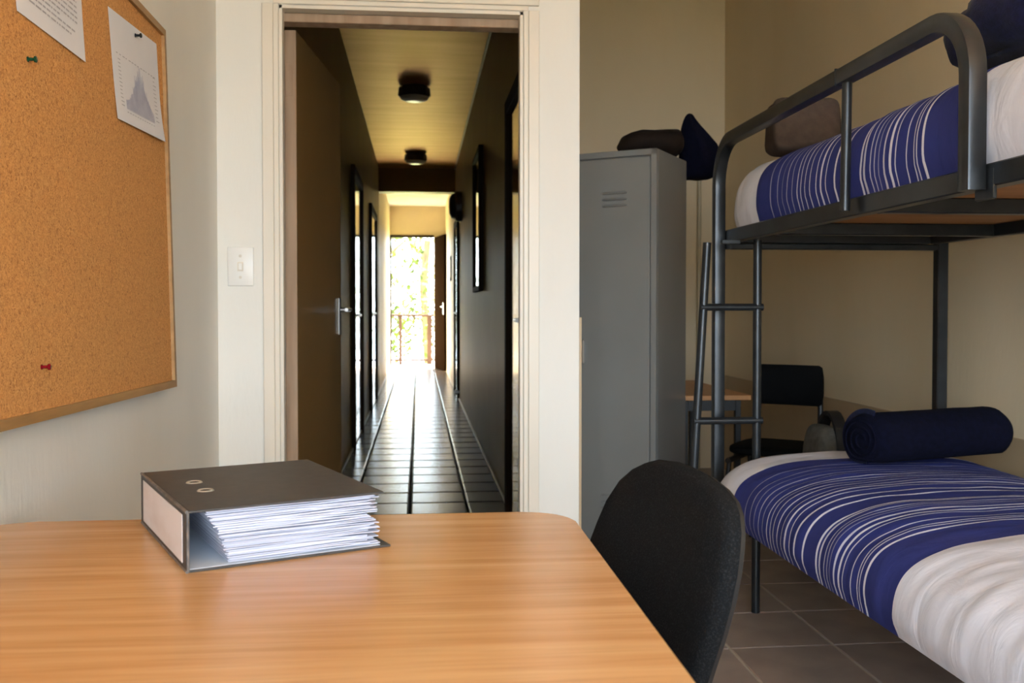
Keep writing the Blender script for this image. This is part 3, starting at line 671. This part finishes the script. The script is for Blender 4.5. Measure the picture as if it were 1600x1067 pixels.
# ------------------------------------------------------------------ bunk bed
bb = thing('bunk_bed', 'black steel bunk bed with ladder along the right wall', 'bunk bed', (1.07, 3.39, 0))
g = 1.07
path = [(g, 3.39, 0.0), (g, 3.39, 1.2), (g, 3.39, 1.485)] + arc(3.24, 1.485, .15, 0, 90, g)[1:] + [(g, 2.5, 1.635)] + arc(1.925, 1.505, .13, 90, 180, g) + [(g, 1.795, 1.279)]
obj('guard_rail', sweep(B(), path, sq(.02)), 'bed', bb, smooth=35)
obj('guard_bar', TUBE([(g - .004, 2.35, 1.295), (g, 2.35, 1.62)], .0125, 16), 'bed', bb, smooth=35)
bm = B(); box(bm, g - .0215, g + .0215, 2.375, 2.379, 1.6135, 1.6565, bev=.001); obj('sleeve_joint', bm, 'bed', bb)
obj('post', BOX(1.885, 1.925, 3.37, 3.41, 0, 1.70, bev=.004), 'bed', bb)
for x in (1.07, 1.905): obj('post', BOX(x - .02, x + .02, 1.28, 1.32, 0, 1.70, bev=.004), 'bed', bb)
obj('side_rail', BOX(1.091, 1.127, 1.32, 3.40, 1.284, 1.3295, bev=.003), 'bed', bb)
obj('side_rail', BOX(1.85, 1.886, 1.32, 3.37, 1.284, 1.3295, bev=.003), 'bed', bb)
for y in (3.36, 2.97, 2.27, 1.62): obj('crossbar', BOX(1.127, 1.85, y, y + .038, 1.284, 1.322, bev=.003), 'bed', bb)
obj('foot_bar', BOX(1.09, 1.885, 3.372, 3.408, 1.262, 1.283, bev=.003), 'bed', bb)
obj('head_bar', BOX(1.09, 1.885, 1.282, 1.318, 1.25, 1.283, bev=.003), 'bed', bb)
obj('base_board', BOX(1.1275, 1.8495, 1.33, 3.366, 1.3222, 1.330), 'ply', bb)
for y in (1.80, 3.37):
    obj('bracket', BOX(1.0905, 1.098, y - .045, y + .02 if y < 3 else y, 1.26, 1.32, bev=.002), 'bed', bb)
# lower bed frame
obj('lower_rail', BOX(1.05, 1.085, 1.32, 3.15, .327, .354, bev=.003), 'bed', bb)
obj('lower_rail', BOX(1.85, 1.885, 1.32, 3.15, .327, .354, bev=.003), 'bed', bb)
for y in (3.115, 2.5, 1.9, 1.33): obj('lower_crossbar', BOX(1.085, 1.85, y, y + .034, .327, .354, bev=.003), 'bed', bb)
obj('lower_base_board', BOX(1.06, 1.875, 1.34, 3.14, .3542, .361), 'ply', bb)
obj('lower_leg', BOX(1.83, 1.86, 3.12, 3.15, 0, .327, bev=.003), 'bed', bb)
# ladder
LY = 3.235
def lx(z): return .981 - (1.277 - z) * .056
ra = obj('ladder_rail', TUBE([(1.158, LY, .0), (1.158, LY, 1.284)], .0145, 16), 'bed', bb, smooth=40)
rl = obj('ladder_rail', TUBE([(lx(0), LY, 0), (lx(1.275), LY, 1.275)], .0145, 16), 'bed', bb, smooth=40)
for z in (1.055, .666, .30): obj('rung', TUBE([(lx(z) - .012, LY - .004, z), (1.176, LY - .004, z)], .0125, 14), 'bed', bb, smooth=40)
obj('ladder_hook', BOX(1.03, 1.095, LY - .012, LY + .012, 1.27, 1.285, bev=.002), 'bed', bb)
# ---- bedding
def bed_body(name, label, x0, x1, y0, y1, zb, zt, yb, scale, seed, n=3.4, foot=.16, crown=.0, amp=.006):
    bm = B(); NY, NX = 150, 130; lay = bm.verts.layers.float.new('along'); rows = []
    xc, a = (x0 + x1) / 2, (x1 - x0) / 2
    for j in range(NY + 1):
        y = y0 + (y1 - y0) * j / NY; d = max(0, (y - (y1 - foot)) / foot); d2 = max(0, ((y0 + .1) - y) / .1)
        k = max(0.0, 1 - min(1, d) ** 2.6) ** (1 / 2.2) if d > 0 else 1; k2 = max(0, 1 - min(1, d2) ** 2.6) ** (1 / 2.2) if d2 > 0 else 1; k *= k2
        k = .45 + .55 * k; row = []
        for i in range(NX + 1):
            th = math.pi * i / NX; c_, s_ = math.cos(th), math.sin(th)
            cx = math.copysign(abs(c_) ** (2 / n), c_); sx = abs(s_) ** (2 / n)
            ar = a * (1 - .04 * min(1, d) ** 2) + .012 * math.sin(math.pi * min(1, s_)) * 0
            tuck = .014 * (1 - min(1, sx / .3)) ** 2
            h_ = (zt - zb) * k * (1 + crown * (1 - cx * cx))
            p = Vector((xc - (ar - tuck) * cx, y - (.03 * (1 - k) if d > 0 else 0), zb + h_ * sx))
            w_ = noise.noise(Vector((p.x * 3.2 + seed, p.y * 5.5, p.z * 3))) + .5 * noise.noise(Vector((p.x * 7, p.y * 15 + seed, p.z * 5))) + .35 * noise.noise(Vector((p.x * 10, p.y * 34 + seed, p.z * 6)))
            nv = Vector((-cx, 0, sx * .8)); q = p + nv * amp * w_ * min(1, sx * 5)
            v = bm.verts.new(q); v[lay] = (yb - y) / scale; row.append(v)
        rows.append(row)
    for j in range(NY):
        for i in range(NX): bm.faces.new((rows[j][i], rows[j][i + 1], rows[j + 1][i + 1], rows[j + 1][i]))
        bm.faces.new((rows[j][0], rows[j + 1][0], rows[j + 1][NX], rows[j][NX]))
    bm.faces.new(rows[0]); bm.faces.new(rows[NY][::-1])
    return tag(obj(name, bm, 'bedding', smooth=60), label, 'mattress')
bed_body('made_up_mattress', 'upper bunk mattress in white bedding with a striped navy band', 1.097, 1.87, 1.33, 3.36, 1.331, 1.566, 3.085, 1.0, 2.0, n=4.2, foot=.09)
bed_body('made_up_mattress', 'lower bunk mattress in white bedding with a striped navy band', 0.985, 1.915, 1.34, 3.215, .362, .562, 2.965, .85, 7.0, n=3.8, foot=.13, crown=.06, amp=.008)
# ---- things on the beds
def roll(c0, c1, rad, name, label):
    c0, c1 = Vector(c0), Vector(c1); ax = (c1 - c0).normalized(); side = ax.cross(Vector((0, 0, 1))).normalized(); bm = B(); rings = []
    N, K = 34, 30; Ln = (c1 - c0).length
    for j in range(K + 1):
        u = j / K; en = min(u, 1 - u) * Ln; k = 1 - max(0, 1 - en / .03) ** 2 * .14; ring = []
        for i in range(N):
            a = 2 * math.pi * i / N; r = rad * k * (1 + .03 * noise.noise(Vector((u * 5, math.cos(a) * 2, math.sin(a) * 2))))
            z = math.sin(a) * r * .92; z = max(z, -rad * .72)
            ring.append(bm.verts.new(c0 + ax * Ln * u + side * math.cos(a) * r * 1.05 + Vector((0, 0, z))))
        rings.append(ring)
    for j in range(K):
        for i in range(N): bm.faces.new((rings[j][i], rings[j][(i + 1) % N], rings[j + 1][(i + 1) % N], rings[j + 1][i]))
    bm.faces.new(rings[0][::-1]); bm.faces.new(rings[-1])
    t = thing(name, label, 'blanket', c0 - Vector((0, 0, rad * .72))); o = obj('roll', bm, 'black_navy', t, smooth=60)
    pts = []
    for i in range(70):
        a = i * .26; r = rad * (.15 + .72 * i / 70); z = max(math.sin(a) * r * .92, -rad * .66)
        pts.append(c0 - ax * .002 + side * math.cos(a) * r + Vector((0, 0, z)))
    obj('spiral_edge', tube(B(), pts, .003, 6), 'black_navy', t, smooth=True)
    e0 = [c0 + ax * .02 + side * math.cos(2 * math.pi * i / 40) * rad * 1.05 + Vector((0, 0, max(math.sin(2 * math.pi * i / 40) * rad * .93, -rad * .71))) for i in range(8, 31)]
    obj('hem', sweep(B(), e0, [(.002, .012), (-.002, .012), (-.002, -.012), (.002, -.012)]), 'navy', t, smooth=True)
roll((1.335, 2.81, .653), (1.85, 2.97, .654), .088, 'rolled_blanket', 'rolled dark navy blanket on the lower bunk')
bm = soft((0, 0, 0), (.112, .10, .092), n=6, amp=.014, freq=8, seed=3); bm.transform(Matrix.Translation((1.295, 3.19, 1.664)) @ Matrix.Rotation(R(-8), 4, 'Z'))
tag(obj('folded_clothes', bm, 'greycloth', smooth=60), 'grey-brown folded cloth at the foot of the upper bunk', 'clothes')
bm = soft((0, 0, 0), (.25, .20, .082), n=3, amp=.03, freq=11, seed=8, sub=(60, 34)); bm.transform(Matrix.Translation((1.43, 1.99, 1.66)) @ Matrix.Rotation(R(6), 4, 'Z'))
tag(obj('fleece_blanket', bm, 'navy', smooth=60), 'crumpled navy fleece blanket on the upper bunk', 'blanket')

# ------------------------------------------------------------------ locker with the things on top
la = R(-33)
lk = thing('steel_locker', 'tall grey steel locker standing at an angle in the alcove', 'locker', (.957, 3.85, 0), la)
LW, LD, LH = .385, .40, 1.698
bm = B(); box(bm, -LW, 0, .02, LD, .0, LH, bev=.003); box(bm, -LW, -LW + .025, 0, .021, 0, LH); box(bm, -.025, 0, 0, .021, 0, LH, bev=.002)
box(bm, -LW, 0, 0, .021, LH - .025, LH, bev=.002); box(bm, -LW, 0, 0, .021, 0, .075)
obj('body', bm, 'locker', lk, world=False)
dd = obj('door', BOX(-LW + .028, -.029, .002, .02, .08, LH - .03, bev=.003), 'locker', lk, world=False)
for zc in (1.50, .245):
    for k in range(3):
        bm = B(); z = zc + .026 * (1 - k); x0, x1 = -.24, -.125
        rings = []
        for x, s in ((x0, .15), (x0 + .012, 1), (x1 - .012, 1), (x1, .15)):
            rings.append([(x, .0025, z + .008 * s), (x, .002 - .009 * s, z - .002 * s), (x, .0025, z - .006 * s)])
        obj('louvre', loft(rings), 'locker', dd, world=False)
bm = B(); box(bm, -LW + .05, -LW + .07, -.012, .002, .82, .92, bev=.003); obj('latch', bm, 'steel', dd, world=False)
# bag and navy cloth on the locker
def ell(x, y, w, z0, z1, d, n=20, fl=.0):
    return [(x + w * math.cos(2 * math.pi * i / n), y + d * math.sin(2 * math.pi * i / n) * .5, 0) for i in range(n)]
def bag():
    secs = []; n = 22
    prof = [(.0, .028, .050, .03), (.02, .006, .085, .06), (.05, .003, .100, .09), (.09, .0, .112, .105), (.14, .0, .112, .11), (.20, .0, .118, .11), (.25, .0, .122, .09), (.275, .02, .10, .05)]
    for s, z0, z1, d in prof:
        zc, zh = (z0 + z1) / 2, (z1 - z0) / 2
        secs.append([Vector((s, d * math.cos(2 * math.pi * i / n), zc + zh * math.copysign(abs(math.sin(2 * math.pi * i / n)) ** .75, math.sin(2 * math.pi * i / n)))) for i in range(n)])
    return loft(secs)
bm = bag(); bm.transform(Matrix.Translation((.85, 4.075, LH + .0005)) @ Matrix.Rotation(R(8), 4, 'Z'))
tag(obj('leather_bag', bm, 'brownbag', smooth=60), 'slumped dark brown leather bag on top of the locker', 'bag')
def hood():
    secs = []; n = 24
    for z, xa, xb, d in [(1.635, 1.185, 1.31, .05), (1.65, 1.175, 1.345, .07), (1.70, 1.172, 1.353, .08), (1.76, 1.172, 1.358, .08), (1.79, 1.172, 1.345, .075), (1.83, 1.175, 1.31, .06), (1.87, 1.183, 1.272, .045), (1.90, 1.192, 1.248, .03), (1.92, 1.202, 1.235, .02), (1.928, 1.21, 1.226, .01)]:
        xc, w_ = (xa + xb) / 2, (xb - xa) / 2
        secs.append([Vector((xc + w_ * math.cos(2 * math.pi * i / n), 4.30 + (d + .012 * math.sin(5 * 2 * math.pi * i / n + z * 9)) * math.sin(2 * math.pi * i / n), z)) for i in range(n)])
    return loft(secs)
tag(obj('hanging_hood', hood(), 'black_navy', smooth=60), 'pointed dark navy cloth draped over the back corner of the locker', 'clothes')

# ---- small table and chairs in the alcove
TZ = .66
tb = thing('small_table', 'small wooden table with black legs behind the locker', 'table', (1.35, 4.7, 0))
obj('tabletop', BOX(1.172, 1.49, 4.235, 5.15, TZ - .022, TZ, bev=.002), 'beech', tb)
for x, y in ((1.192, 4.26), (1.435, 4.26), (1.192, 5.12), (1.47, 5.12)): obj('leg', BOX(x - .013, x + .013, y - .013, y + .013, 0, TZ - .023, bev=.002), 'blackplastic', tb)
obj('apron', BOX(1.205, 1.422, 4.25, 4.27, TZ - .07, TZ - .024), 'blackplastic', tb)
def stack_chair(loc, rz, label):
    """local: faces -y, back at +y"""
    c = thing('stacking_chair', label, 'chair', loc, rz, 'alcove chairs')
    bm = soft((0, 0, .448), (.165, .185, .022), n=4, amp=.002); obj('seat', bm, 'blackvinyl', c, world=False, smooth=60)
    secs = []
    for sx, k in ((-.155, .55), (-.15, .9), (-.135, 1), (0, 1), (.135, 1), (.15, .9), (.155, .55)):
        yc = .215 - .02 * (1 - (sx / .185) ** 2) * -1
        zc, zh = .705, .092 * (k if k < 1 else 1)
        sec = []
        for i in range(14):
            a = 2 * math.pi * i / 14; sec.append(Vector((sx, yc + .015 * math.cos(a), zc + zh * math.copysign(abs(math.sin(a)) ** .5, math.sin(a)))))
        secs.append(sec)
    obj('backrest', loft(secs), 'blackvinyl', c, world=False, smooth=50)
    for s in (-1, 1):
        obj('frame_tube', TUBE([(s * .135, .238, .76), (s * .14, .235, .6), (s * .15, .19, .42), (s * .15, .16, .40), (s * .15, -.16, .40)], .0125, 10), 'blackplastic', c, world=False, smooth=True)
        obj('leg', TUBE([(s * .15, -.14, .41), (s * .16, -.20, 0)], .011, 10), 'blackplastic', c, world=False, smooth=True)
        obj('leg', TUBE([(s * .15, .14, .41), (s * .16, .20, 0)], .011, 10), 'blackplastic', c, world=False, smooth=True)
    return c
stack_chair((1.53, 4.06, 0), R(-37), 'black stacking chair beside the small wooden table')
# low grey bag by the wall, behind the foot of the lower bunk
t = thing('backpack', 'grey and black backpack standing behind the foot of the lower bunk', 'bag', (1.575, 3.62, 0))
obj('body', soft((1.565, 3.63, .30), (.055, .11, .30), n=4, amp=.006, seed=4), 'packcloth', t, smooth=60)
secs = []
for u in range(13):
    a = math.pi * u / 12; y, z = 3.63 - .105 * math.cos(a), .33 + .315 * math.sin(a) ** .5
    n_ = Vector((0, -math.cos(a), math.sin(a)))
    secs.append([Vector((1.60 + dx, y, z)) + n_ * dn for dx, dn in ((-.022, -.008), (.024, -.008), (.024, .008), (-.022, .008))])
obj('black_trim', loft(secs), 'blackplastic', t, smooth=40)
